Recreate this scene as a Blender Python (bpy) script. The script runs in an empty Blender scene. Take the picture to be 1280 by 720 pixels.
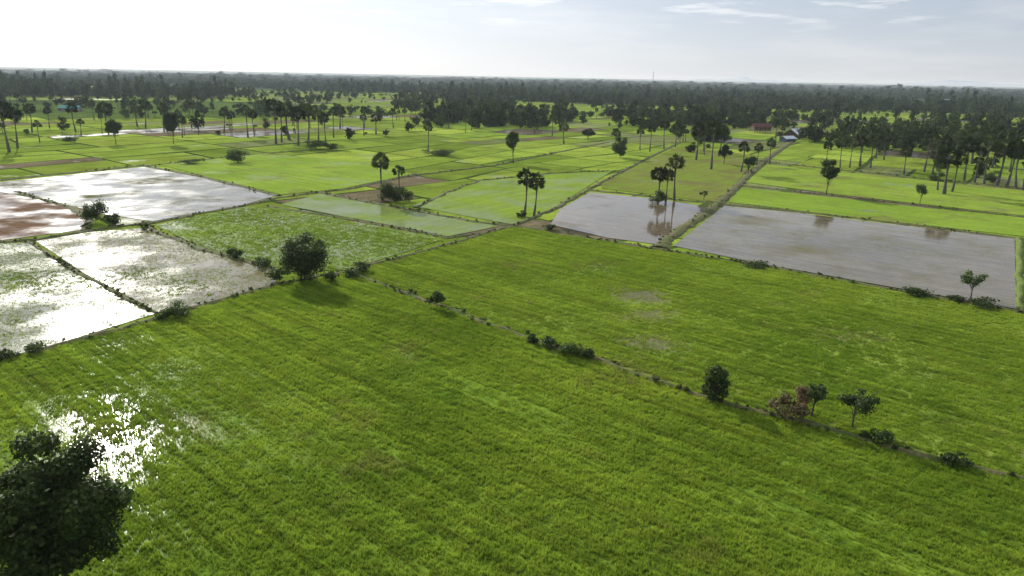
import bpy, math, random, time
import numpy as np
from mathutils import Vector, Matrix, noise
T0=time.time()
random.seed(7); rng=np.random.default_rng(7)
sc=bpy.context.scene
# ---------------------------------------------------------------- camera
CAMH=40.0; FPX=950.0
pitch=math.atan2(265,FPX); roll=math.radians(1.1)
F=Vector((0,math.cos(pitch),-math.sin(pitch)))
R0=Vector((1,0,0)); U0=R0.cross(F)
R=R0*math.cos(roll)+U0*math.sin(roll); U=-R0*math.sin(roll)+U0*math.cos(roll)
C=Vector((0,0,CAMH))
cd=bpy.data.cameras.new("camera"); cam=bpy.data.objects.new("camera",cd); sc.collection.objects.link(cam)
M=Matrix(((R.x,U.x,-F.x,0),(R.y,U.y,-F.y,0),(R.z,U.z,-F.z,CAMH),(0,0,0,1))); cam.matrix_world=M
cd.sensor_width=36; cd.lens=36*FPX/1280; cd.clip_end=80000; cd.clip_start=0.5
sc.camera=cam
# survey helper: ground metres of a feature seen in the reference photograph
def P(u,v):
    d=F+R*((u-640)/FPX)+U*((360-v)/FPX)
    s=-CAMH/d.z
    return (d.x*s,d.y*s)
def hgt(u,v,vt):
    x,y=P(u,v); d0=Vector((x,y,0))-C; t=(360-vt)/FPX
    return (t*d0.dot(F)-d0.dot(U))/(U.z-t*F.z)
def wid(u,v,px):
    x,y=P(u,v); return px*(Vector((x,y,0))-C).dot(F)/FPX
# ---------------------------------------------------------------- node helpers
class NT:
    def __init__(s,mat): s.t=mat.node_tree; s.n=s.t.nodes; s.l=s.t.links
    def node(s,typ,**k):
        n=s.n.new(typ)
        for a,b in k.items(): setattr(n,a,b)
        return n
    def put(s,sock,val):
        if isinstance(val,bpy.types.NodeSocket): s.l.new(val,sock)
        else:
            if hasattr(sock.default_value,'__len__') and isinstance(val,(tuple,list)) and len(val)==3 and len(sock.default_value)==4: val=(*val,1)
            sock.default_value=val
    def math(s,op,a,b=0.0,c=None,clamp=False):
        n=s.node('ShaderNodeMath',operation=op,use_clamp=clamp); s.put(n.inputs[0],a); s.put(n.inputs[1],b)
        if c is not None: s.put(n.inputs[2],c)
        return n.outputs[0]
    def noise(s,vec,scale,detail=4,rough=.55,dist=0):
        n=s.node('ShaderNodeTexNoise'); s.put(n.inputs['Vector'],vec); n.inputs['Scale'].default_value=scale
        n.inputs['Detail'].default_value=detail; n.inputs['Roughness'].default_value=rough; n.inputs['Distortion'].default_value=dist
        return n.outputs['Fac']
    def mapr(s,v,a,b,c=0.0,d=1.0,smooth=False):
        n=s.node('ShaderNodeMapRange'); n.clamp=True
        if smooth: n.interpolation_type='SMOOTHSTEP'
        s.put(n.inputs[0],v)
        for i,x in enumerate((a,b,c,d)): s.put(n.inputs[i+1],x)
        return n.outputs[0]
    def mix(s,f,a,b,mode='MIX'):
        n=s.node('ShaderNodeMix',data_type='RGBA',blend_type=mode); s.put(n.inputs[0],f); s.put(n.inputs[6],a); s.put(n.inputs[7],b)
        return n.outputs[2]
    def scale(s,c,f):
        n=s.node('ShaderNodeVectorMath',operation='SCALE'); s.put(n.inputs[0],c); s.put(n.inputs['Scale'],f); return n.outputs[0]
    def mapping(s,vec,rot=0,sc_=(1,1,1),loc=(0,0,0)):
        a=s.node('ShaderNodeMapping'); s.put(a.inputs[0],vec); a.inputs['Rotation'].default_value=(0,0,rot); a.inputs['Location'].default_value=loc
        n=s.node('ShaderNodeMapping'); s.l.new(a.outputs[0],n.inputs[0]); n.inputs['Scale'].default_value=sc_
        return n.outputs[0]
    def mixsh(s,f,a,b):
        n=s.node('ShaderNodeMixShader'); s.put(n.inputs[0],f); s.l.new(a,n.inputs[1]); s.l.new(b,n.inputs[2]); return n.outputs[0]
    def princ(s,col,rough,spec=.5,ior=1.45,normal=None):
        n=s.node('ShaderNodeBsdfPrincipled'); s.put(n.inputs['Base Color'],col); s.put(n.inputs['Roughness'],rough)
        n.inputs['Specular IOR Level'].default_value=spec; n.inputs['IOR'].default_value=ior
        if normal is not None: s.l.new(normal,n.inputs['Normal'])
        return n.outputs[0]
    def diff(s,col,normal=None):
        n=s.node('ShaderNodeBsdfDiffuse'); s.put(n.inputs[0],col)
        if normal is not None: s.l.new(normal,n.inputs['Normal'])
        return n.outputs[0]
    def bump(s,h,st,dist):
        n=s.node('ShaderNodeBump'); n.inputs['Strength'].default_value=st; n.inputs['Distance'].default_value=dist; s.l.new(h,n.inputs['Height']); return n.outputs[0]
    def pos(s): return s.node('ShaderNodeNewGeometry').outputs['Position']
    def dist(s,p,x,y):
        d=s.node('ShaderNodeVectorMath',operation='DISTANCE'); s.l.new(p,d.inputs[0]); d.inputs[1].default_value=(x,y,0.1); return d.outputs['Value']
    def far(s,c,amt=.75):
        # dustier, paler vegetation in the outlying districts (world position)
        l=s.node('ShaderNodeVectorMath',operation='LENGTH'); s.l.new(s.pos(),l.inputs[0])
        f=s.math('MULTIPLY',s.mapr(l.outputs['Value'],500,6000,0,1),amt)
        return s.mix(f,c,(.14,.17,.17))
    def out(s,sh):
        o=s.node('ShaderNodeOutputMaterial'); s.l.new(sh,o.inputs['Surface'])
def newmat(name):
    m=bpy.data.materials.new(name); m.use_nodes=True; m.node_tree.nodes.clear(); return m,NT(m)
pa=Vector(P(0,452)); pb=Vector(P(640,283)); pc=Vector(P(435,342)); pd=Vector(P(1280,603))
DA=(pb-pa).normalized(); DB=(pd-pc).normalized()
ANG_B=math.atan2(DB.y,DB.x); ANG_A=math.atan2(DA.y,DA.x)
BR_=(.16,.13,.06)
def rice_tone(N,co,g1,g2,ang,rowamp,brown,browncol,lite=False):
    big=N.noise(co,.028,3 if lite else 5,.68); mid=N.noise(co,.35,2,.65)
    f=N.mapr(N.math('ADD',N.math('MULTIPLY',big,.6),N.math('MULTIPLY',mid,.4)),.38,.62)
    green=N.mix(f,g1,g2)
    row=N.noise(N.mapping(co,rot=-ang,sc_=(.025,1.1,1)),1.0,3 if lite else 5,.78)
    k=N.mapr(row,.32,.68,1-rowamp,1+rowamp); fine=None
    if not lite:
        fine=N.noise(co,3.2,3,.7); k=N.math('MULTIPLY',N.mapr(fine,.25,.75,.7,1.25),k)
    green=N.scale(green,k)
    if brown>0:
        bm=N.mapr(N.noise(N.mapping(co,loc=(91,13,0)),.05,4 if lite else 5,.75),.68-.3*brown,.84-.3*brown)
        green=N.mix(N.math('MULTIPLY',bm,.75),green,browncol)
    return green,big,mid,fine,row

def paddy(name,g1,g2,mud,wet,wetscale=.06,rough=.14,speck=.35,rows=None,brown=.0,browncol=BR_,wetspot=None,rowamp=.25,seed=0,ripple=.25,soft=.1,wmax=1.0,streak=0,muds=None):
    m,N=newmat(name)
    tc=N.pos(); co=N.mapping(tc,loc=(seed*37.1,seed*17.3,0)); ang=ANG_B if rows is None else rows
    green,big,mid,fine,row=rice_tone(N,co,g1,g2,ang,rowamp,brown,browncol)
    wn=N.noise(N.mapping(co,loc=(11,57,0)),wetscale,6,.62)
    thr=.75-.5*wet
    if wetspot:
        (cx,cy,rad,amt)=wetspot
        g=N.mapr(N.dist(tc,cx,cy),rad*.05,rad,amt,0)
        wn=N.math('ADD',wn,g)
        wn=N.math('ADD',wn,N.math('MULTIPLY',N.math('SUBTRACT',row,.5),.9))
    wm=N.mapr(wn,thr-soft,thr+soft,0,wmax,smooth=True)
    spn=N.noise(N.mapping(co,rot=-ang,sc_=(.5,1.6,1)),2.2,4,.85)
    spl=N.math('ADD',spn,N.math('MULTIPLY',N.math('SUBTRACT',N.noise(co,.09,3,.6),.5),.5))
    sp=N.mapr(spl,.64-.34*speck,.84-.34*speck,0,.85 if speck>.05 else 0)
    wm=N.math('MULTIPLY',wm,N.math('SUBTRACT',1.0,sp))
    st=N.noise(N.mapping(co,rot=-ang,sc_=(.03,.7,1)),1,4,.7)
    mk=N.math('MULTIPLY',N.mapr(mid,.3,.7,.8,1.2),N.mapr(st,.3,.7,1-streak,1+streak))
    mudc=N.scale(N.mix(N.mapr(big,.4,.6),mud,tuple(q*.75 for q in mud)),mk)
    if muds:
        tot=None; wob=N.math('MULTIPLY',N.math('SUBTRACT',N.noise(co,.16,5,.7),.5),14)
        for (x,y,r,s_) in muds:
            g=N.mapr(N.math('ADD',N.dist(tc,x,y),wob),r*.2,r*1.5,s_,0,smooth=True)
            tot=g if tot is None else N.math('MAXIMUM',tot,g)
        green=N.mix(N.math('MULTIPLY',tot,.85),green,N.scale((.16,.13,.085),mk))
        wm=N.math('MAXIMUM',wm,N.math('MULTIPLY',tot,.25))
    gsh=N.diff(green,normal=N.bump(fine,.5,.2))
    rp=N.math('ADD',N.noise(co,2.5,2,.6),N.noise(co,.4,2,.5))
    wsh=N.princ(mudc,N.mapr(N.noise(co,.08,3,.6),.35,.65,rough*.5,rough*1.6),.5,1.33,normal=N.bump(rp,ripple,.03))
    N.out(N.mixsh(wm,gsh,wsh)); return m

def simple_noise_mat(name,c1,c2,scale=2.0,rough=.85,bump=.4):
    m,N=newmat(name); tc=N.node('ShaderNodeTexCoord').outputs['Object']
    a=N.noise(tc,scale,4,.65); b=N.noise(tc,scale*6,3,.6)
    c=N.scale(N.mix(N.mapr(a,.35,.65),c1,c2),N.mapr(b,.25,.75,.65,1.35))
    N.out(N.princ(c,rough,.2,normal=N.bump(b,bump,.1))); return m

def leafmat(name,c1,c2,trans=.35,vary=.5,far=False):
    m,N=newmat(name); geo=N.node('ShaderNodeNewGeometry'); oi=N.node('ShaderNodeObjectInfo')
    k=N.math('MULTIPLY',N.mapr(geo.outputs['Random Per Island'],0,1,1-vary,1+vary),N.mapr(oi.outputs['Random'],0,1,.65,1.4))
    if far:
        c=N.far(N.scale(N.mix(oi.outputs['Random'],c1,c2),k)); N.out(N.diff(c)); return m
    tc=N.node('ShaderNodeTexCoord').outputs['Object']
    c=N.scale(N.mix(N.mapr(N.noise(tc,.8,2,.5),.35,.65),c1,c2),k)
    p=N.princ(c,.6,.25)
    t=N.node('ShaderNodeBsdfTranslucent'); N.l.new(N.scale(c,1.3),t.inputs[0])
    N.out(N.mixsh(trans,p,t.outputs[0])); return m
# ---------------------------------------------------------------- mesh helpers
def mkobj(name,verts,faces,mats,midx=None,parent=None,loc=(0,0,0)):
    me=bpy.data.meshes.new(name); me.from_pydata([tuple(v) for v in verts] if not isinstance(verts,np.ndarray) else verts.tolist(),[],faces)
    for m in mats: me.materials.append(m)
    if midx is not None: me.polygons.foreach_set('material_index',midx)
    me.update(); ob=bpy.data.objects.new(name,me); sc.collection.objects.link(ob); ob.location=loc
    if parent: ob.parent=parent
    return ob
def inst(name,me,loc,s=1.0,rz=0.0,sxy=None):
    ob=bpy.data.objects.new(name,me); sc.collection.objects.link(ob); ob.location=loc
    q=s if sxy is None else sxy; ob.scale=(q,q,s); ob.rotation_euler=(0,0,rz); return ob
def tube(V,Fc,pts,rads,n=6):
    base=len(V)
    for i,(p,r) in enumerate(zip(pts,rads)):
        p=Vector(p); d=(Vector(pts[min(i+1,len(pts)-1)])-Vector(pts[max(i-1,0)])).normalized()
        a=d.orthogonal().normalized() if abs(d.z)<.95 else Vector((1,0,0)); a=(a-d*a.dot(d)).normalized(); b=d.cross(a)
        for k in range(n):
            t=2*math.pi*k/n; V.append(tuple(p+(a*math.cos(t)+b*math.sin(t))*r))
    for i in range(len(pts)-1):
        for k in range(n):
            Fc.append((base+i*n+k,base+i*n+(k+1)%n,base+(i+1)*n+(k+1)%n,base+(i+1)*n+k))
def broadleaf(name,h,w,trunk_h,nleaf,leaf,nlobes,seed,mats,tr=.18,lobr=.3,low=-.3,qr=(.4,.82)):
    rg=np.random.default_rng(seed); V=[];Fc=[]
    cz=(h+trunk_h)/2; rz=(h-trunk_h)/2; rx=w/2
    lobes=[]
    for i in range(nlobes):
        d=rg.normal(size=3); d/=np.linalg.norm(d); q=rg.uniform(*qr)
        if d[2]<low: d[2]*=.5
        lr=rg.uniform(.6,1.2)*lobr
        c=np.array([d[0]*rx*q,d[1]*rx*q,cz+d[2]*rz*q])
        lobes.append((c,lr*rx,lr*min(rx,rz)*.95))
    top=Vector((rg.uniform(-.1,.1)*w,rg.uniform(-.1,.1)*w,trunk_h+(h-trunk_h)*.45))
    fork=Vector((0,0,max(trunk_h*.8,.15*h)))
    tube(V,Fc,[(0,0,-.2),tuple(fork*.5+Vector((.04*w*rg.uniform(-1,1),0,0))),tuple(fork),tuple(top)],[tr*1.3,tr,tr*.8,tr*.35],7)
    for c,lr,lz in lobes:
        s=fork.lerp(top,rg.uniform(0,.7)); e=Vector(c); mid=s.lerp(e,.5)+Vector((0,0,rg.uniform(-.05,.1)*h))
        tube(V,Fc,[tuple(s),tuple(mid),tuple(e)],[tr*.45,tr*.3,tr*.1],4)
    nb=len(Fc)
    wt=np.array([l[1]**2 for l in lobes]); wt/=wt.sum()
    li=rg.choice(nlobes,size=nleaf,p=wt)
    cen=np.array([l[0] for l in lobes])[li]; lr=np.array([[l[1],l[1],l[2]] for l in lobes])[li]
    d=rg.normal(size=(nleaf,3)); d/=np.linalg.norm(d,axis=1)[:,None]
    q=rg.uniform(0,1,nleaf)**.45; stray=rg.uniform(0,1,nleaf)<.12; q=np.where(stray,q*1.45,q)
    p=cen+d*lr*q[:,None]; p[:,2]=np.maximum(p[:,2],.1)
    nrm=d*.5+rg.normal(size=(nleaf,3))*.6+np.array([0,0,.35]); nrm/=np.linalg.norm(nrm,axis=1)[:,None]
    a=np.cross(nrm,rg.normal(size=(nleaf,3))); a/=np.linalg.norm(a,axis=1)[:,None]; b=np.cross(nrm,a)
    sz=(leaf*rg.uniform(.55,1.3,nleaf))[:,None]
    q4=np.stack([p-a*sz*.6,p+b*sz*.33,p+a*sz*.6,p-b*sz*.33],1).reshape(-1,3)
    n0=len(V); V=np.vstack([np.array(V),q4])
    idx=(np.arange(nleaf*4).reshape(-1,4)+n0).tolist()
    me=bpy.data.meshes.new(name); me.from_pydata(V.tolist(),[],Fc+idx)
    for m in mats: me.materials.append(m)
    mi=np.ones(len(Fc)+nleaf,dtype=np.int32); mi[:nb]=0; me.polygons.foreach_set('material_index',mi); me.update(); return me
def palm(name,h,cr,nl,seed,mats,spokes=11):
    rg=random.Random(seed); V=[];Fc=[]
    lean=Vector((rg.uniform(-1,1),rg.uniform(-1,1),0))*.6
    pts=[];rad=[]
    for i in range(8):
        t=i/7; pts.append(tuple(lean*math.sin(t*2.2)+Vector((0,0,-.3+t*(h-cr*.75)))))
        rad.append(.36-.16*min(1,t*2.5)+.05*math.sin(t*9)+(.1 if i==7 else 0))
    tube(V,Fc,pts,rad,8); top=Vector(pts[-1])
    tube(V,Fc,[tuple(top-Vector((0,0,.9))),tuple(top-Vector((0,0,.2))),tuple(top+Vector((0,0,.5)))],[.25,.5,.15],7); nb=len(Fc)
    for i in range(nl):
        el=math.asin(max(-1,min(1,-.62+1.6*(i+.5)/nl+rg.uniform(-.12,.12)))); az=i*2.399+rg.uniform(-.4,.4)
        d=Vector((math.cos(el)*math.cos(az),math.cos(el)*math.sin(az),math.sin(el)))
        L=cr*rg.uniform(.42,.66); fr=cr*rg.uniform(.34,.46)
        hub=top+d*L+Vector((0,0,-.12*L*math.cos(el)))
        side=d.cross(Vector((0,0,1)))
        if side.length<.1: side=Vector((1,0,0))
        side.normalize(); tw=rg.uniform(-1.3,1.3)
        up=side.cross(d).normalized(); s2=(side*math.cos(tw)+up*math.sin(tw)).normalized(); n2=d.cross(s2)
        b=len(V); o=s2*.05; V+= [tuple(top-o),tuple(top+o),tuple(hub+o),tuple(hub-o)]; Fc.append((b,b+1,b+2,b+3))
        c0=len(V); V.append(tuple(hub)); span=math.radians(rg.uniform(200,280)); m=spokes*2
        cup=rg.uniform(.1,.4)
        for k in range(m+1):
            a=-span/2+span*k/m; rr=fr*(1.05 if k%2==0 else .60)*(1-.12*abs(a)/2)*rg.uniform(.88,1.1)
            q=hub+(d*math.cos(a)+s2*math.sin(a))*rr+n2*(cup*rr*rr/fr*.5+(.06 if k%2 else -.06))-Vector((0,0,.1*rr*rr/fr))
            V.append(tuple(q))
        for k in range(m): Fc.append((c0,c0+1+k,c0+2+k))
    me=bpy.data.meshes.new(name); me.from_pydata(V,[],Fc)
    for m_ in mats: me.materials.append(m_)
    mi=np.ones(len(Fc),dtype=np.int32); mi[:nb]=0; me.polygons.foreach_set('material_index',mi); me.update(); return me
def instancer(name,pts,protos):
    """pts rows: x,y,z,rot,sx,sz,idx"""
    a=np.array(pts,dtype=np.float32); n=len(a)
    me=bpy.data.meshes.new(name); me.vertices.add(n); me.vertices.foreach_set('co',a[:,:3].ravel())
    at=me.attributes.new('rt','FLOAT_VECTOR','POINT'); v=np.zeros((n,3),dtype=np.float32); v[:,2]=a[:,3]; at.data.foreach_set('vector',v.ravel())
    at=me.attributes.new('sc','FLOAT_VECTOR','POINT'); v=np.stack([a[:,4],a[:,4],a[:,5]],1); at.data.foreach_set('vector',v.astype(np.float32).ravel())
    at=me.attributes.new('ix','INT','POINT'); at.data.foreach_set('value',a[:,6].astype(np.int32))
    ob=bpy.data.objects.new(name,me); sc.collection.objects.link(ob)
    g=bpy.data.node_groups.new(name,'GeometryNodeTree'); g.interface.new_socket('Geometry',in_out='INPUT',socket_type='NodeSocketGeometry'); g.interface.new_socket('Geometry',in_out='OUTPUT',socket_type='NodeSocketGeometry')
    gi=g.nodes.new('NodeGroupInput'); go=g.nodes.new('NodeGroupOutput'); ip=g.nodes.new('GeometryNodeInstanceOnPoints'); jn=g.nodes.new('GeometryNodeJoinGeometry')
    for p in reversed(protos):
        o=g.nodes.new('GeometryNodeObjectInfo'); o.inputs['Object'].default_value=p; o.inputs['As Instance'].default_value=True; o.transform_space='ORIGINAL'
        g.links.new(o.outputs['Geometry'],jn.inputs[0])
    g.links.new(gi.outputs[0],ip.inputs['Points']); g.links.new(jn.outputs[0],ip.inputs['Instance']); ip.inputs['Pick Instance'].default_value=True
    def attr(nm,ty):
        q=g.nodes.new('GeometryNodeInputNamedAttribute'); q.data_type=ty; q.inputs['Name'].default_value=nm; return [s for s in q.outputs if s.enabled and s.name=='Attribute'][0]
    g.links.new(attr('rt','FLOAT_VECTOR'),ip.inputs['Rotation']); g.links.new(attr('sc','FLOAT_VECTOR'),ip.inputs['Scale']); g.links.new(attr('ix','INT'),ip.inputs['Instance Index'])
    g.links.new(ip.outputs[0],go.inputs[0])
    md=ob.modifiers.new('instances','NODES'); md.node_group=g; return ob
def inpoly(x,y,poly):
    c=False; n=len(poly); j=n-1
    for i in range(n):
        xi,yi=poly[i]; xj,yj=poly[j]
        if ((yi>y)!=(yj>y)) and (x<(xj-xi)*(y-yi)/(yj-yi)+xi): c=not c
        j=i
    return c
# ---------------------------------------------------------------- ground
G_FAR1=(.17,.25,.030); G_FAR2=(.29,.365,.052)
gm,N=newmat("ground_grass"); tc=N.node('ShaderNodeTexCoord').outputs['Object']
a=N.noise(tc,.004,6,.6); b=N.noise(tc,.08,4,.6); c=N.noise(tc,1.5,2,.6)
col=N.mix(N.mapr(a,.45,.55),(.045,.07,.018),(.09,.14,.025)); col=N.scale(col,N.math('MULTIPLY',N.mapr(b,.3,.7,.6,1.3),N.mapr(c,.3,.7,.7,1.3)))
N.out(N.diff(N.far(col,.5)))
S=40000
mkobj("ground",[(-S,-S,0),(S,-S,0),(S,S,0),(-S,S,0)],[(0,1,2,3)],[gm])
rects=[]
def split(a0,a1,b0,b1):
    da,db=a1-a0,b1-b0; la=random.uniform(45,95); lb=random.uniform(28,60)
    if da>la and (da/la>=db/lb):
        m=a0+da*random.uniform(.38,.62); split(a0,m,b0,b1); split(m,a1,b0,b1)
    elif db>lb:
        m=b0+db*random.uniform(.38,.62); split(a0,a1,b0,m); split(a0,a1,m,b1)
    else: rects.append((a0,a1,b0,b1))
split(-500,2600,-1900,1500)
def warp(aa,bb):
    w=Vector((noise.noise(Vector((aa*.01,bb*.01,3))),noise.noise(Vector((aa*.01,bb*.01,9)))))*14
    return pb+DA*aa+DB*bb+w
V=[];Fc=[];cols=[];wets=[]
for (a0,a1,b0,b1) in rects:
    g=random.uniform(.6,1.2); pts=[]
    for (aa,bb) in ((a0+g,b0+g),(a1-g,b0+g),(a1-g,b1-g),(a0+g,b1-g)):
        q=warp(aa,bb); pts.append((q.x,q.y))
    cx=sum(p[0] for p in pts)/4; cy=sum(p[1] for p in pts)/4
    if cy<-50 or abs(cx)>cy*1.1+200: continue
    rr=math.hypot(cx,cy)
    if noise.noise(Vector((cx*.0018,cy*.0018,5)))>.28-max(0,(rr-900)/2500) and cy>500: continue
    n0=len(V); zz=.03
    V+=[(p[0],p[1],zz) for p in pts]; Fc.append((n0,n0+1,n0+2,n0+3))
    r=random.random(); k=random.uniform(.7,1.12)
    if r<.72: t=random.random(); cc=[k*(G_FAR1[i]*(1-t)+G_FAR2[i]*t) for i in range(3)]; wt=random.choice([0,0,0,.1,.25])
    elif r<.87: cc=[k*.19,k*.22,k*.07]; wt=.35
    elif r<.95: cc=[.16,.13,.075]; wt=.3
    else: cc=[.11,.09,.05]; wt=.8
    cols.append(cc); wets.append(wt)
fm,N=newmat("far_rice_fields"); tc=N.node('ShaderNodeTexCoord').outputs['Object']
at=N.node('ShaderNodeAttribute',attribute_name='fcol'); aw=N.node('ShaderNodeAttribute',attribute_name='fwet')
b=N.noise(tc,.06,4,.65); c=N.noise(tc,.9,3,.7); r_=N.noise(N.mapping(tc,rot=-ANG_A,sc_=(.02,.5,1)),1,4,.6)
k=N.math('MULTIPLY',N.math('MULTIPLY',N.mapr(b,.3,.7,.7,1.25),N.mapr(c,.3,.7,.75,1.25)),N.mapr(r_,.3,.7,.8,1.2))
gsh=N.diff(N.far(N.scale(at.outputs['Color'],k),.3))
wsh=N.princ((.10,.08,.05),.2,.5,1.33)
wm=N.mapr(N.math('ADD',N.noise(tc,.05,5,.7),N.math('MULTIPLY',aw.outputs['Fac'],.35)),.66,.84,0,.7)
N.out(N.mixsh(wm,gsh,wsh))
ob=mkobj("rice_field_patchwork",V,Fc,[fm])
x=ob.data.attributes.new('fcol','FLOAT_COLOR','FACE'); x.data.foreach_set('color',np.array([[*c,1] for c in cols],dtype=np.float32).ravel())
x=ob.data.attributes.new('fwet','FLOAT','FACE'); x.data.foreach_set('value',np.array(wets,dtype=np.float32))
# ---------------------------------------------------------------- surveyed fields
def PP(l): return [P(*q) for q in l]
aBack=pa-DA*70; bFwd=pd+DB*45
glx,gly=P(110,560)
polys={}
polys['F0']=[P(0,454),P(200,400),P(350,357),P(435,342),P(540,381),P(680,431),P(800,471),P(920,512),P(1060,546),P(1160,573),P(1280,604),(bFwd.x,bFwd.y),(70,-10),(-90,-10),(aBack.x,aBack.y)]
polys['F1']=PP([(437,341),(540,312),(640,284),(760,303),(870,321),(960,335),(1100,361),(1280,393),(1480,431),(1480,650),(1280,602),(1160,571),(1060,544),(920,510),(800,469),(680,429),(540,379)])
polys['W1']=PP([(-90,240),(0,228),(180,209),(250,222),(345,245),(300,257),(190,277),(130,268),(90,258),(30,243)])
polys['W0']=PP([(-140,252),(0,240),(60,252),(92,262),(112,275),(100,288),(0,301),(-140,318)])
polys['W2']=PP([(-200,332),(0,305),(35,304),(100,344),(193,393),(60,434),(0,449),(-200,503)])
polys['W3']=PP([(45,302),(110,291),(185,285),(250,313),(320,331),(348,343),(345,354),(232,386),(200,392),(105,342)])
polys['G1']=PP([(195,282),(300,260),(340,260),(440,277),(556,299),(435,338),(352,340),(322,328),(252,310)])
polys['G2']=PP([(350,256),(400,243),(500,262),(590,278),(625,283),(560,296),(440,273)])
polys['N1']=PP([(515,258),(560,240),(600,225),(680,218),(765,214),(690,262),(640,281)])
polys['BL']=PP([(688,281),(700,262),(738,241),(820,249),(885,259),(850,285),(822,306),(760,298)])
polys['BR']=PP([(842,308),(905,258),(1000,267),(1150,285),(1268,299),(1270,387),(1100,357),(950,330)])
polys['X1']=PP([(752,230),(800,205),(850,183),(948,195),(918,232),(897,254),(820,244),(752,236)])
polys['U1']=PP([(910,253),(928,235),(1050,248),(1280,275),(1420,292),(1420,315),(1280,296),(1100,276)])
polys['U2']=PP([(932,228),(958,206),(1100,220),(1280,239),(1420,252),(1420,288),(1280,270),(1050,244)])
polys['R1']=PP([(1280,303),(1480,325),(1480,425),(1284,390)])
polys['L1']=PP([(200,206),(330,192),(480,205),(515,218),(430,236),(352,244),(260,222)])
Wc=(.125,.105,.075)
puds=[(800,368,6.5,1.0),(822,395,4,.6),(815,430,5,.75),(1150,407,5,.3),(1185,528,3,.3),(1040,420,5,.2)]
muds=[(*P(u,v),r,s_) for u,v,r,s_ in puds]
mats={
'F0':paddy("rice_foreground",(.11,.19,.018),(.20,.29,.034),(.11,.095,.065),.05,.05,.16,.9,brown=.3,wetspot=(glx,gly,40,.38),rowamp=.3,seed=1,ripple=.6,soft=.24,wmax=.6),
'F1':paddy("rice_mid",(.16,.235,.03),(.23,.295,.045),(.10,.085,.06),.12,.05,.2,.4,brown=.55,rowamp=.15,rows=ANG_B,seed=2,soft=.15,wmax=.5,muds=muds),
'W1':paddy("flooded_a",(.13,.14,.05),(.14,.12,.06),(.12,.095,.065),.74,.05,.16,.35,seed=3,soft=.12,wmax=.92),
'W0':paddy("flooded_red",(.20,.12,.075),(.16,.10,.06),(.17,.10,.06),.50,.05,.16,.1,seed=4,soft=.12),
'W2':paddy("flooded_b",(.17,.20,.08),(.19,.21,.09),Wc,.92,.08,.19,.68,seed=5,rows=ANG_A,soft=.12,wmax=.88),
'W3':paddy("flooded_c",(.17,.20,.08),(.21,.17,.09),(.16,.11,.07),.78,.045,.17,.58,seed=6,rows=ANG_A,soft=.12,wmax=.88),
'G1':paddy("rice_wet_a",(.17,.27,.035),(.22,.31,.05),Wc,.62,.05,.15,.5,seed=7,soft=.2,wmax=.72,rows=ANG_A),
'G2':paddy("rice_wet_b",(.17,.25,.035),(.21,.29,.05),Wc,.58,.06,.15,.5,seed=8,soft=.2,wmax=.65,rows=ANG_A),
'N1':paddy("rice_wet_c",(.17,.26,.03),(.24,.33,.045),Wc,.42,.05,.2,.45,seed=9,soft=.15,wmax=.5,rows=ANG_A),
'BL':paddy("muddy_water_a",(.18,.14,.07),(.16,.12,.065),(.165,.125,.08),.84,.06,.06,.1,seed=10,ripple=.07,streak=.35,rows=ANG_B,soft=.14,wmax=.93),
'BR':paddy("muddy_water_b",(.17,.15,.08),(.14,.13,.06),(.155,.125,.085),.80,.04,.06,.42,seed=11,rows=ANG_B,ripple=.07,streak=.5,soft=.16,wmax=.9),
'X1':paddy("rice_dry",(.17,.25,.03),(.20,.22,.05),(.09,.08,.05),.15,.05,.2,.5,brown=.7,seed=12,rows=ANG_A),
'U1':paddy("rice_strip_a",(.17,.27,.03),(.24,.34,.045),(.09,.08,.05),.1,.05,.2,.5,brown=.5,seed=13),
'U2':paddy("rice_strip_b",(.19,.28,.033),(.27,.36,.052),(.09,.08,.05),.1,.05,.2,.5,brown=.6,seed=14),
'L1':paddy("rice_strip_c",(.19,.29,.033),(.27,.37,.052),(.09,.08,.05),.25,.05,.2,.5,brown=.5,seed=15,soft=.15,wmax=.5)}
mats['R1']=mats['U1']
nm={'W1':'flooded_paddy','W0':'muddy_paddy','W2':'flooded_paddy','W3':'flooded_paddy','BL':'muddy_paddy','BR':'muddy_paddy'}
for i,(k,pl) in enumerate(polys.items()):
    z=.10+.006*i
    mkobj(nm.get(k,'rice_field'),[(x,y,z) for x,y in pl],[tuple(range(len(pl)))],[mats[k]])
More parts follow.
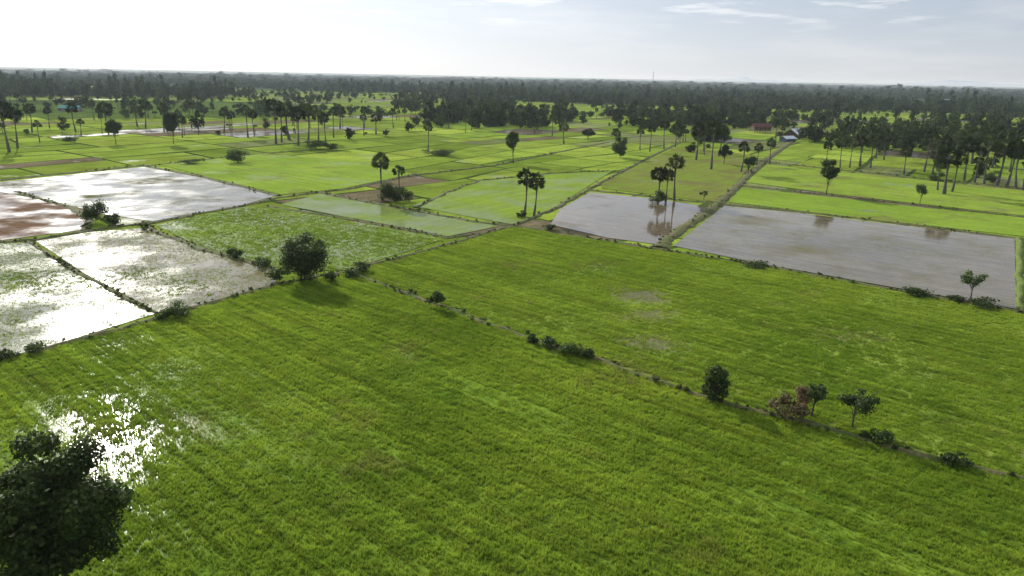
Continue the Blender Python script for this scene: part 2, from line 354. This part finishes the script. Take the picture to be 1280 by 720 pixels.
# ---------------------------------------------------------------- bunds
bundm=simple_noise_mat("bund_grass",(.075,.11,.022),(.14,.115,.05),.35,.95,.6)
bundg=simple_noise_mat("bund_green",(.11,.17,.03),(.14,.16,.04),.35,.95,.6)
bunds=[
([(-200,505),(0,452),(60,437),(200,398),(232,388),(350,356),(435,340),(540,312),(640,283),(690,263),(745,232),(800,203),(850,178)],1.0,.45),
([(435,342),(540,380),(600,402),(680,430),(740,450),(800,470),(860,490),(920,511),(1000,530),(1060,545),(1160,572),(1280,603),(1480,655)],.8,.45),
([(640,283),(700,290),(760,302),(870,320),(960,334),(1100,360),(1180,375),(1280,392),(1450,425)],1.1,.4),
([(35,302),(100,343),(195,392)],.6,.35),
([(-100,312),(0,303),(45,300),(100,290),(190,279),(300,258),(350,247),(440,236),(520,218)],1.0,.4),
([(185,285),(250,312),(320,330),(350,348)],1.0,.4),
([(335,258),(440,275),(560,298),(600,293)],.8,.35),
([(400,241),(500,260),(590,277),(640,283)],1.0,.4),
([(-80,238),(0,226),(180,207),(250,221),(348,245)],1.1,.4),
([(738,238),(820,247),(905,256),(1000,265),(1150,283),(1275,299),(1400,312)],1.1,.4),
([(822,310),(850,288),(890,262),(925,230),(960,198),(1000,170)],1.8,.6),
([(1274,298),(1276,392)],.8,.5),
([(925,232),(1050,246),(1280,272),(1400,287)],1.0,.4),
([(20,240),(90,260),(112,275),(105,289)],1.2,.4),
([(500,222),(620,207),(700,190),(760,178)],.9,.4),
([(520,260),(560,241),(600,226),(690,217),(770,214)],.9,.4),
([(958,203),(1100,218),(1280,237)],1.1,.4),
([(200,206),(330,192),(430,185)],1.0,.4),
]
weeds=[]
for bi,(pl,w,hh) in enumerate(bunds):
    pts=[Vector(P(*q)) for q in pl]; path=[]
    for i in range(len(pts)-1):
        L=(pts[i+1]-pts[i]).length; n=max(1,int(L/1.0))
        for k in range(n): path.append(pts[i].lerp(pts[i+1],k/n))
    path.append(pts[-1]); V=[];Fc=[]; n=len(path)
    for i,p in enumerate(path):
        d=(path[min(i+1,n-1)]-path[max(i-1,0)]).normalized(); s=Vector((-d.y,d.x))
        off=noise.noise(Vector((i*.13,bi*7.7,0)))*.9; ww=w*(1+.6*noise.noise(Vector((i*.3,bi*3.3,4)))); h=hh*(1+.5*noise.noise(Vector((i*.4,bi*2.3,8))))
        for j,(o,z) in enumerate(((-1.15,0),(-.75,.55),(-.2,1),(.3,.95),(.8,.5),(1.15,0))):
            q=p+s*(off+o*ww*(1+.25*noise.noise(Vector((i*.9,j*5,bi))))); V.append((q.x,q.y,z*h+.0))
        if p.y<420 and bi!=11:
            dn=.35+1.3*max(0,noise.noise(Vector((i*.05,bi*4.4,2))))
            for _ in range(2 if p.y<200 else 1):
                if random.random()<dn:
                    q=p+s*(off+random.uniform(-1,1)*ww); sz=random.uniform(.3,.9)*(1+.9*max(0,noise.noise(Vector((i*.06,bi*4.4,2)))))
                    weeds.append((q.x,q.y,h*.4,random.uniform(0,6.28),sz,sz*random.uniform(.6,1.2),random.randint(0,2)))
    for i in range(n-1):
        for j in range(5): Fc.append((i*6+j,i*6+j+1,(i+1)*6+j+1,(i+1)*6+j))
    mkobj("earth_bund",V,Fc,[bundg if bi in(11,) else bundm])
# ---------------------------------------------------------------- plants
bark=simple_noise_mat("bark",(.06,.05,.035),(.11,.09,.07),3,.9,.5)
palmbark=simple_noise_mat("palm_bark",(.08,.07,.06),(.16,.145,.13),2,.9,.5)
leafd=leafmat("leaf_dark",(.036,.062,.012),(.068,.10,.02),.35,.5)
leafm=leafmat("leaf_mid",(.05,.08,.018),(.08,.115,.03),.3,.5)
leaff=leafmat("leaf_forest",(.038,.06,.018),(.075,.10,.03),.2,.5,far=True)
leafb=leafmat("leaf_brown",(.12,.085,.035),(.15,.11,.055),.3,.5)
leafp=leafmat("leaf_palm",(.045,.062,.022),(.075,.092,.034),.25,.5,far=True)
weedm=leafmat("weed_leaf",(.06,.10,.018),(.12,.12,.04),.35,.5)
ricem,N=newmat("rice_blade"); co=N.mapping(N.pos(),loc=(37.1,17.3,0))
gcol,_,_,_,_=rice_tone(N,co,(.19,.30,.026),(.36,.455,.050),ANG_B,.36,.32,(.24,.20,.08),lite=True)
gcol=N.scale(gcol,N.mapr(N.node('ShaderNodeNewGeometry').outputs['Random Per Island'],0,1,.7,1.3))
t=N.node('ShaderNodeBsdfTranslucent'); N.l.new(gcol,t.inputs[0])
N.out(N.mixsh(.45,N.diff(gcol),t.outputs[0]))
def blades(name,half,n,hmin,hmax,wd,mat,seed,spread=.4,clump=None):
    rg=np.random.default_rng(seed)
    if clump:
        cc=rg.uniform(-half,half,(clump,2)); b=cc[rg.integers(0,clump,n)]+rg.normal(size=(n,2))*.04
    else: b=rg.uniform(-half,half,(n,2))
    az=rg.uniform(0,6.283,n); hh=rg.uniform(hmin,hmax,n); ln=rg.uniform(.05,spread,n)
    V=np.zeros((n,3,3)); px=-np.sin(az)*wd/2; py=np.cos(az)*wd/2
    V[:,0]=np.stack([b[:,0]-px,b[:,1]-py,np.zeros(n)],1); V[:,1]=np.stack([b[:,0]+px,b[:,1]+py,np.zeros(n)],1)
    V[:,2]=np.stack([b[:,0]+np.cos(az)*ln,b[:,1]+np.sin(az)*ln,hh],1)
    me=bpy.data.meshes.new(name); me.from_pydata(V.reshape(-1,3).tolist(),[],np.arange(n*3).reshape(-1,3).tolist()); me.materials.append(mat); me.update(); return me
wx,wy=P(700,600)
rp=[]
for lvl,(n,cl_) in enumerate(((280,56),(160,32),(90,22),(30,9))):
    for s in range(3): rp.append(inst("rice_plants",blades("rice_plants",.56,n,.16,.40,.068,ricem,s+10*lvl,.28,cl_),(wx+s*2,wy+lvl,.1)))
wp=[inst("bund_weeds",broadleaf("bund_weeds",.8,1.1,.0,160,.2,5,20+s,[bark,weedm],.01,lobr=.5),(*P(500+80*s,366+27*s),.3)) for s in range(3)]
def nz(x,y,s,z=0): return noise.fractal(Vector((x*s,y*s,z)),1.0,2.0,4)
def rice(name,poly,sp,dens,hs=1.0,ymin=38):
    xs=[p[0] for p in poly]; ys=[p[1] for p in poly]; out=[]
    c=Vector((sum(xs)/len(xs),sum(ys)/len(ys))); perp=Vector((-DB.y,DB.x))
    n=int(200/sp)
    for i in range(-n,n):
        for j in range(-n,n):
            p=c+DB*(i*sp)+perp*(j*sp); 
            x=p.x+random.uniform(-.3,.3)*sp; y=p.y+random.uniform(-.3,.3)*sp
            if y<ymin or abs(x)>y*.80+6 or not inpoly(x,y,poly): continue
            d=dens(x,y,p.dot(perp))+random.uniform(-.12,.12)
            lvl=0 if d>.75 else 1 if d>.5 else 2 if d>.25 else 3
            if d<-.15: continue
            s=hs*(.65+.45*min(1.3,max(0,d)))
            out.append((x,y,.1,random.uniform(0,6.28),sp/1.1,s*random.uniform(.8,1.2),lvl*3+random.randint(0,2)))
    print(name,len(out)); return instancer(name,out,rp)
def d0(x,y,q):
    d=math.hypot(x-glx,y-gly); k=max(0,1-d/42)
    row=noise.noise(Vector((q*.45,3.3,(x+y)*.004)))+.5*noise.noise(Vector((q*1.1,1.3,(x+y)*.01)))
    v=1.0+.45*nz(x,y,.05)+.35*nz(x,y,.3,5)+.5*row-.62*k**.8
    tr=q*.16+.3*noise.noise(Vector((x*.02,y*.02,6)))
    if noise.noise(Vector((tr,8.8,0)))>.38: v-=.4
    return max(.0,v)
def d1(x,y,q):
    v=.9+.55*nz(x,y,.06,4)+.3*nz(x,y,.4,5)+.15*noise.noise(Vector((q*.3,1.1,0)))
    for (a,b,r,s_) in muds:
        dd=math.hypot(x-a,y-b)/r
        if dd<1.5: v-=.9*s_*(1.5-dd)
    return max(.0,v)
rice("rice_crop",polys['F0'],.95,d0)
rice("rice_crop",polys['F1'],1.3,d1,.85)
rice("rice_crop",polys['G1'],1.8,lambda x,y,j:.45+.4*nz(x,y,.05,7),.9)
rice("rice_crop",polys['W2'],1.4,lambda x,y,j:.15+.4*nz(x,y,.06,9),.8)
rice("rice_crop",polys['W3'],1.4,lambda x,y,j:.05+.4*nz(x,y,.06,11),.8)
instancer("bund_vegetation",weeds,wp)
print('weeds',len(weeds))
def tree_at(u,v,vt,wpx,kind,seed,name=None):
    x,y=P(u,v); h=hgt(u,v,vt); w=wid(u,v,wpx)
    if kind=='bush': th=.0; nl=int(min(6000,max(500,90*w*h))); lf=.34; mt=[bark,leafd]; nlob=10; lr=.48; tr=.06; nmn="bush"
    elif kind=='brown': th=0; nl=int(70*w*h); lf=.3; mt=[bark,leafb]; nlob=8; lr=.42; tr=.06; nmn="dry_shrub"
    elif kind=='tree': th=0; nl=int(min(12000,115*w*h)); lf=.36; mt=[bark,leafd]; nlob=22; lr=.34; tr=.16; nmn="broadleaf_tree"
    elif kind=='sparse': th=.3*h; nl=int(45*w*h); lf=.34; mt=[bark,leafm]; nlob=12; lr=.32; tr=.12; nmn="sapling_tree"
    elif kind=='tall': th=.2*h; nl=int(90*w*h); lf=.42; mt=[bark,leafd]; nlob=14; lr=.42; tr=.2; nmn="broadleaf_tree"
    me=broadleaf(name or nmn,h,w,th,max(nl,120),lf,nlob,seed,mt,tr,lobr=lr,low=-2 if kind in('tree','bush') else -.3)
    return inst(name or nmn,me,(x,y,.1),1,0)
tl=[(380,352,286,72,'tree'),(120,279,252,34,'bush'),(140,281,266,26,'bush'),(545,385,360,20,'bush'),(665,431,419,16,'bush'),(686,437,420,20,'bush'),(715,446,430,42,'bush'),(735,450,436,22,'bush'),
(893,501,450,44,'tree'),(980,525,494,52,'brown'),(1000,524,478,30,'brown'),(1015,522,474,36,'sparse'),(1065,535,486,50,'sparse'),(1100,555,538,34,'bush'),(1195,582,568,40,'bush'),(1080,549,541,14,'bush'),
(1213,374,338,34,'sparse'),(1155,372,361,44,'bush'),(1235,384,375,50,'bush'),(945,335,328,40,'bush'),(1195,377,370,24,'bush'),
(225,396,378,40,'bush'),(205,400,388,22,'bush'),(45,441,430,28,'bush'),(5,450,437,32,'bush'),(290,320,306,14,'bush'),(297,324,312,16,'bush'),(330,334,322,24,'bush'),(350,352,336,30,'bush'),(452,340,327,26,'bush'),(440,347,336,26,'bush'),(685,288,280,20,'bush'),(180,288,278,14,'bush'),(415,352,338,20,'bush'),
(297,204,184,30,'bush'),(775,197,166,24,'tree'),(485,252,228,32,'bush'),(500,253,232,36,'bush'),(822,254,238,22,'bush'),(545,194,186,44,'bush'),(1150,256,228,20,'sparse'),(1033,243,196,26,'tall'),(641,204,158,20,'tall'),(880,250,238,14,'sparse'),(935,218,192,16,'tall'),
(217,180,140,24,'tall'),(145,180,145,20,'tall'),(88,180,170,20,'bush'),(395,187,175,34,'bush'),(410,188,178,24,'bush'),(240,205,199,30,'bush'),(652,272,262,14,'bush'),(1240,228,212,26,'bush'),(1170,226,214,18,'bush'),(735,175,160,18,'tall'),(1130,190,166,22,'tree'),(905,205,180,16,'tall')]
for i,t in enumerate(tl): tree_at(*t,seed=100+i)
x,y=P(86,752); h=hgt(86,752,548); w=wid(86,752,206)
print('bigtree',x,y,h,w)
inst("broadleaf_tree",broadleaf("large_tree",h,w,h*.08,34000,.34,66,11,[bark,leafd],.3,lobr=.22,low=-.6,qr=(.3,.9)),(x,y,.1))
pmesh=[palm("sugar_palm",12,2.9,32,s,[palmbark,leafp]) for s in (1,2,3)]+[palm("sugar_palm",14,2.8,28,s,[palmbark,leafp]) for s in (4,5)]+[palm("sugar_palm",9,2.8,30,6,[palmbark,leafp])]
hs=[12,12,12,14,14,9]
pl=[(655,271,209),(667,271,214),(478,250,189),(501,250,206),(535,190,152),(822,253,206),(843,251,191),(832,253,209),(12,190,125),(22,185,126),(50,178,150),(136,165,125),(182,160,122),(280,165,133),(290,163,138),(345,180,122),(352,178,130),(362,175,125),(373,182,132),(385,180,128),(398,176,135),(408,182,140),(417,172,133),(425,160,130),
(310,172,130),(318,168,136),(228,172,143),(240,160,125),(205,165,128),(172,158,130),(95,165,128),(40,165,128),(62,160,132),(118,150,125),(455,170,142),(470,168,140),(492,160,135),(455,160,132),
(870,200,152),(880,190,155),(889,212,150),(898,195,155),(926,215,176),(945,206,178),(962,205,172),(1050,210,172),(1062,210,172),(1075,208,165),(1088,210,170),(1032,205,176),(1130,218,182),(1155,215,165),(1165,218,170),(1180,243,180),(1190,240,186),(1172,238,195),(1205,226,170),(1218,228,172),(1230,230,168),(1245,232,170),(1258,233,172),(1270,236,176),(1279,238,178),(1262,215,160),(1240,210,158),(1215,205,155),(1195,205,160),(1105,200,165),(1095,198,160),(812,190,155),(800,188,158),(705,180,152),(768,190,160),(690,170,143),(668,168,145),(830,186,150),(844,184,152)]
for i,(u,v,vt) in enumerate(pl):
    h=hgt(u,v,vt); k=i%6; s=h/hs[k]
    s2=max(s,.95) if h>8 else s
    inst("sugar_palm",pmesh[k],(*P(u,v),0),s,random.uniform(0,6.28),sxy=min(s*1.25,s2))
palmobs=[o for o in sc.objects if o.name.startswith("sugar_palm")][:6]
fp=[]
for s in range(5):
    hh=[9,11,8,13,7][s]; ww=[9,8,10,9,8][s]
    me=broadleaf("forest_tree",hh,ww,hh*.06,460,1.15,11,300+s,[bark,leaff],.2,lobr=.45,low=-2)
    fp.append(inst("forest_tree",me,(*P([520,610,700,930,1250][s],[158,150,160,158,196][s]),0)))
pp=[];ft=[]
RA=np.array(rects); det=DA.x*DB.y-DA.y*DB.x
homes=[P(950,170),P(925,168),P(990,176)]
def blocked(x,y):   # clearings between the farm compound and the fields south of it
    r=math.hypot(x,y); azd=math.degrees(math.atan2(x,y))
    for (hx,hy) in homes:
        hr=math.hypot(hx,hy); ha=math.degrees(math.atan2(hx,hy))
        if abs(azd-ha)<1.0 and hr-170<r<hr+12: return True
    return False
def snap(x,y):
    rx,ry=x-pb.x,y-pb.y; aa=(rx*DB.y-ry*DB.x)/det; bb=(DA.x*ry-DA.y*rx)/det
    m=np.where((RA[:,0]<=aa)&(RA[:,1]>=aa)&(RA[:,2]<=bb)&(RA[:,3]>=bb))[0]
    if len(m)==0: return x,y
    a0,a1,b0,b1=RA[m[0]]; e=[abs(aa-a0),abs(a1-aa),abs(bb-b0),abs(b1-bb)]; k=int(np.argmin(e)); j=random.gauss(0,1.5)
    if k==0: aa=a0+j
    elif k==1: aa=a1+j
    elif k==2: bb=b0+j
    else: bb=b1+j
    q=warp(aa,bb); return q.x,q.y
def district(u0,u1,v0,v1,npalm,ntree,thr=.45,sn=True):
    for k in range(npalm+ntree):
        u=random.uniform(u0,u1); v=random.uniform(v0,v1)+(u-640)*.0192
        x,y=P(u,v)
        cl=nz(x,y,.009,21)
        if random.random()>thr+3.2*cl: continue
        if sn: x,y=snap(x,y)
        if blocked(x,y): continue
        if k<npalm:
            s=random.uniform(.4,1.45); pp.append((x,y,0,random.uniform(0,6.28),random.uniform(.65,1.15),s,random.randint(0,5)))
        else:
            s=random.uniform(.25,1.25)**1.2; ft.append((x,y,0,random.uniform(0,6.28),s,s*random.uniform(.7,1.3),random.randint(0,4)))
district(-150,600,133,158,240,420,.25)
district(-150,600,158,180,30,44,.15)
district(-150,640,110,133,400,2200,.4)
district(540,900,142,160,330,900,.45)
district(600,900,162,176,24,30,.25)
district(860,1450,144,178,380,1100,.5)
district(1020,1450,178,200,80,140,.4)
district(860,1040,176,192,14,16,.3)
district(1150,1450,200,218,20,8,.4)
district(500,1450,110,146,600,3400,.4)
instancer("palm_grove",pp,palmobs)
for k in range(20000):
    w=random.uniform(1/9500,1/1250); r=1/w; az=random.uniform(-.72,.72); x=r*math.sin(az); y=r*math.cos(az)
    cl=nz(x,y,.0016,33)+.25*nz(x*.4,y,.006,3)
    if cl<-.14+.1*(r<2200): continue
    s=random.uniform(.6,1.35); sx=s*(1+max(0,(r-1600)/700)); 
    ft.append((x,y,0,random.uniform(0,6.28),sx,s*random.uniform(.7,1.6)*(1+.9*max(0,nz(x,y,.0012,8))),random.randint(0,4)))
instancer("distant_forest",ft,fp)
print('palms',len(pp),'forest',len(ft))
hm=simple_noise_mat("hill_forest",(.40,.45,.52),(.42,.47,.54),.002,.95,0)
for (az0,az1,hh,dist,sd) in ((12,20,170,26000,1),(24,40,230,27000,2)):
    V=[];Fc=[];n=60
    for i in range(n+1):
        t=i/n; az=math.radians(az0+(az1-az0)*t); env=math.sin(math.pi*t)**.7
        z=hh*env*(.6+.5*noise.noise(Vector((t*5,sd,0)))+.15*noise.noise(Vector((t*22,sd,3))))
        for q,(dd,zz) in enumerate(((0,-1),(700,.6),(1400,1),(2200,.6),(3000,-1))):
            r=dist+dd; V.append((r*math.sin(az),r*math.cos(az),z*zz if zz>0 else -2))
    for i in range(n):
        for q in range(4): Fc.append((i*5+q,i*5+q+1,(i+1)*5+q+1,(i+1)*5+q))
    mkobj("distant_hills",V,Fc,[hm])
# ---------------------------------------------------------------- buildings
def flat(name,c,rough=.6):
    return simple_noise_mat(name,c,tuple(q*.8 for q in c),1.2,rough,.1)
redroof=flat("red_roof",(.14,.035,.03)); metal=flat("pale_metal_roof",(.75,.76,.80),.45); wood=flat("wood_wall",(.14,.09,.06)); dark=flat("window_dark",(.02,.02,.025),.2); teal=flat("teal_roof",(.05,.3,.27)); concrete=flat("concrete",(.3,.28,.26)); blue=flat("blue_wall",(.15,.2,.3))
def box(name,cx,cy,cz,sx,sy,sz,mat,par):
    V=[(cx+i*sx/2,cy+j*sy/2,cz+k*sz/2) for i in(-1,1) for j in(-1,1) for k in(-1,1)]
    return mkobj(name,V,[(0,1,3,2),(4,6,7,5),(0,4,5,1),(2,3,7,6),(0,2,6,4),(1,5,7,3)],[mat],parent=par)
def house(name,u,v,L,W,wh,rh,roofm,wallm,rz=0.2,stilt=2.0,ov=.8):
    e=bpy.data.objects.new(name,None); sc.collection.objects.link(e); e.location=(*P(u,v),0); e.rotation_euler=(0,0,rz)
    z0=stilt
    if stilt>.1:
        for i,px in enumerate(np.linspace(-L/2+.3,L/2-.3,4)):
            for j,py in enumerate((-W/2+.3,0,W/2-.3)): box(f"post_{i}_{j}",px,py,z0/2,.25,.25,z0,wood,e)
    box("walls",0,0,z0+wh/2,L,W,wh,wallm,e)
    for i,px in enumerate(np.linspace(-L/2+1.5,L/2-1.5,4)):
        box(f"window_{i}",px,-W/2-.02,z0+wh*.55,1.1,.08,1.1,dark,e)
    box("door",L/2+.02,0,z0+1.05,.08,1,2.1,dark,e)
    a=L/2+ov;b=W/2+ov;z=z0+wh-.15; t=.12
    V=[(-a,-b,z),(a,-b,z),(a,0,z+rh),(-a,0,z+rh),(-a,b,z),(a,b,z)]; V+=[(x,y,q+t) for x,y,q in V]
    mkobj("roof",V,[(6,7,8,9),(9,8,11,10),(0,3,2,1),(3,4,5,2),(0,1,7,6),(4,10,11,5),(0,6,9,3),(3,9,10,4),(1,2,8,7),(2,5,11,8)],[roofm],parent=e)
    mkobj("gables",[(-L/2,-W/2,z0+wh+.002),(-L/2,W/2,z0+wh+.002),(-L/2,0,z+rh-.1),(L/2,-W/2,z0+wh+.002),(L/2,W/2,z0+wh+.002),(L/2,0,z+rh-.1)],[(0,1,2),(3,5,4)],[wallm],parent=e)
house("red_roof_house",950,166,14,8,3,2.4,redroof,wood,.15)
house("metal_roof_shed",994,172,15,11,2.6,4.0,metal,wood,.75,.0)
house("metal_roof_shed",984,177,9,6,2.2,1.8,metal,blue,.5,.0)
house("teal_roof_house",88,139,18,9,3,2.5,teal,concrete,.1,0)
house("wooden_house",1183,128,30,12,4,3,metal,concrete,.1,0)
mx,my=3000*math.sin(math.atan(165/950)),3000*math.cos(math.atan(165/950)); V=[];Fc=[]
H=66
for (dx,dy) in ((-1,-1),(1,-1),(0,1.1)): tube(V,Fc,[(dx*1.6,dy*1.6,0),(dx*.7,dy*.7,H)],[.3,.2],4)
for i in range(22):
    z=i*3; q=lambda z:(1.6-.9*z/H)
    c=[(-1,-1),(1,-1),(0,1.1)]
    for k in range(3):
        p0=c[k];p1=c[(k+1)%3]; tube(V,Fc,[(p0[0]*q(z),p0[1]*q(z),z),(p1[0]*q(z+3),p1[1]*q(z+3),z+3)],[.12,.12],3)
mkobj("radio_mast",V,Fc,[concrete],loc=(mx,my,0))
# ---------------------------------------------------------------- humid air over the plain
vm=bpy.data.materials.new("haze"); vm.use_nodes=True; nt=vm.node_tree; nt.nodes.clear()
vs=nt.nodes.new('ShaderNodeVolumeScatter'); vs.inputs['Density'].default_value=.000055; vs.inputs['Anisotropy'].default_value=.2; vs.inputs['Color'].default_value=(.82,.92,1,1)
o=nt.nodes.new('ShaderNodeOutputMaterial'); nt.links.new(vs.outputs[0],o.inputs['Volume'])
hb=12000
V=[(i*hb,j*hb+6000,z) for i in(-1,1) for j in(-1,1) for z in(-3,80)]
mkobj("haze_air",V,[(0,1,3,2),(4,6,7,5),(0,4,5,1),(2,3,7,6),(0,2,6,4),(1,5,7,3)],[vm])
# ---------------------------------------------------------------- light
d=F+R*((140-640)/FPX)+U*((360-545)/FPX); d.normalize()
SUN=Vector((d.x,d.y,-d.z)); el=math.asin(SUN.z); az=math.atan2(SUN.x,SUN.y)
print('sun el',math.degrees(el),'az',math.degrees(az))
sl=bpy.data.lights.new("sun",'SUN'); sl.energy=5; sl.angle=math.radians(.5); sl.color=(1,.96,.87)
so=bpy.data.objects.new("sun",sl); sc.collection.objects.link(so); so.rotation_euler=(-SUN).to_track_quat('-Z','Y').to_euler()
w=bpy.data.worlds.new("World"); sc.world=w; w.use_nodes=True; w.node_tree.nodes.clear(); N=NT(w)
sky=N.node('ShaderNodeTexSky',sky_type='NISHITA'); sky.sun_disc=False; sky.sun_elevation=el; sky.sun_rotation=az; sky.air_density=1.0; sky.dust_density=.6; sky.ozone_density=2.0
g=N.node('ShaderNodeTexCoord').outputs['Generated']
dt=N.node('ShaderNodeVectorMath',operation='DOT_PRODUCT'); N.l.new(g,dt.inputs[0]); dt.inputs[1].default_value=SUN
dp=N.math('MAXIMUM',dt.outputs['Value'],0.0)
glow=N.math('ADD',N.math('MULTIPLY',N.math('POWER',dp,4.0),5.5),N.math('MULTIPLY',N.math('POWER',dp,60.0),10.0))
sx=N.node('ShaderNodeSeparateXYZ'); N.l.new(g,sx.inputs[0])
hz=N.mapr(sx.outputs['Z'],0,.10,1,0,smooth=True)
base=N.mix(.88,sky.outputs[0],N.mix(hz,(4.7,5.4,6.5),(6.2,6.6,7.2)))
cn=N.noise(N.mapping(g,sc_=(1,1,7)),3.0,5,.62)
cm=N.mapr(cn,.46,.64)
cn2=N.noise(N.mapping(g,sc_=(1,1,9),loc=(3.3,1.2,.4)),9.0,5,.6)
cm2=N.math('MULTIPLY',N.mapr(cn2,.55,.66),N.mapr(sx.outputs['Z'],.05,.08))
cl=N.mix(N.math('MULTIPLY',cm,.5),base,(7.4,7.6,7.9))
cl=N.mix(N.math('MULTIPLY',cm2,.65),cl,(8.8,8.9,9.0))
gc=N.scale((.97,1,1.02),glow)
ad=N.node('ShaderNodeVectorMath',operation='ADD'); N.l.new(cl,ad.inputs[0]); N.l.new(gc,ad.inputs[1])
bg=N.node('ShaderNodeBackground'); N.l.new(ad.outputs[0],bg.inputs[0]); bg.inputs[1].default_value=.1
wo=N.node('ShaderNodeOutputWorld'); N.l.new(bg.outputs[0],wo.inputs[0])
sc.view_settings.view_transform='Standard'; sc.view_settings.look='None'; sc.view_settings.exposure=0
print('built in',time.time()-T0)
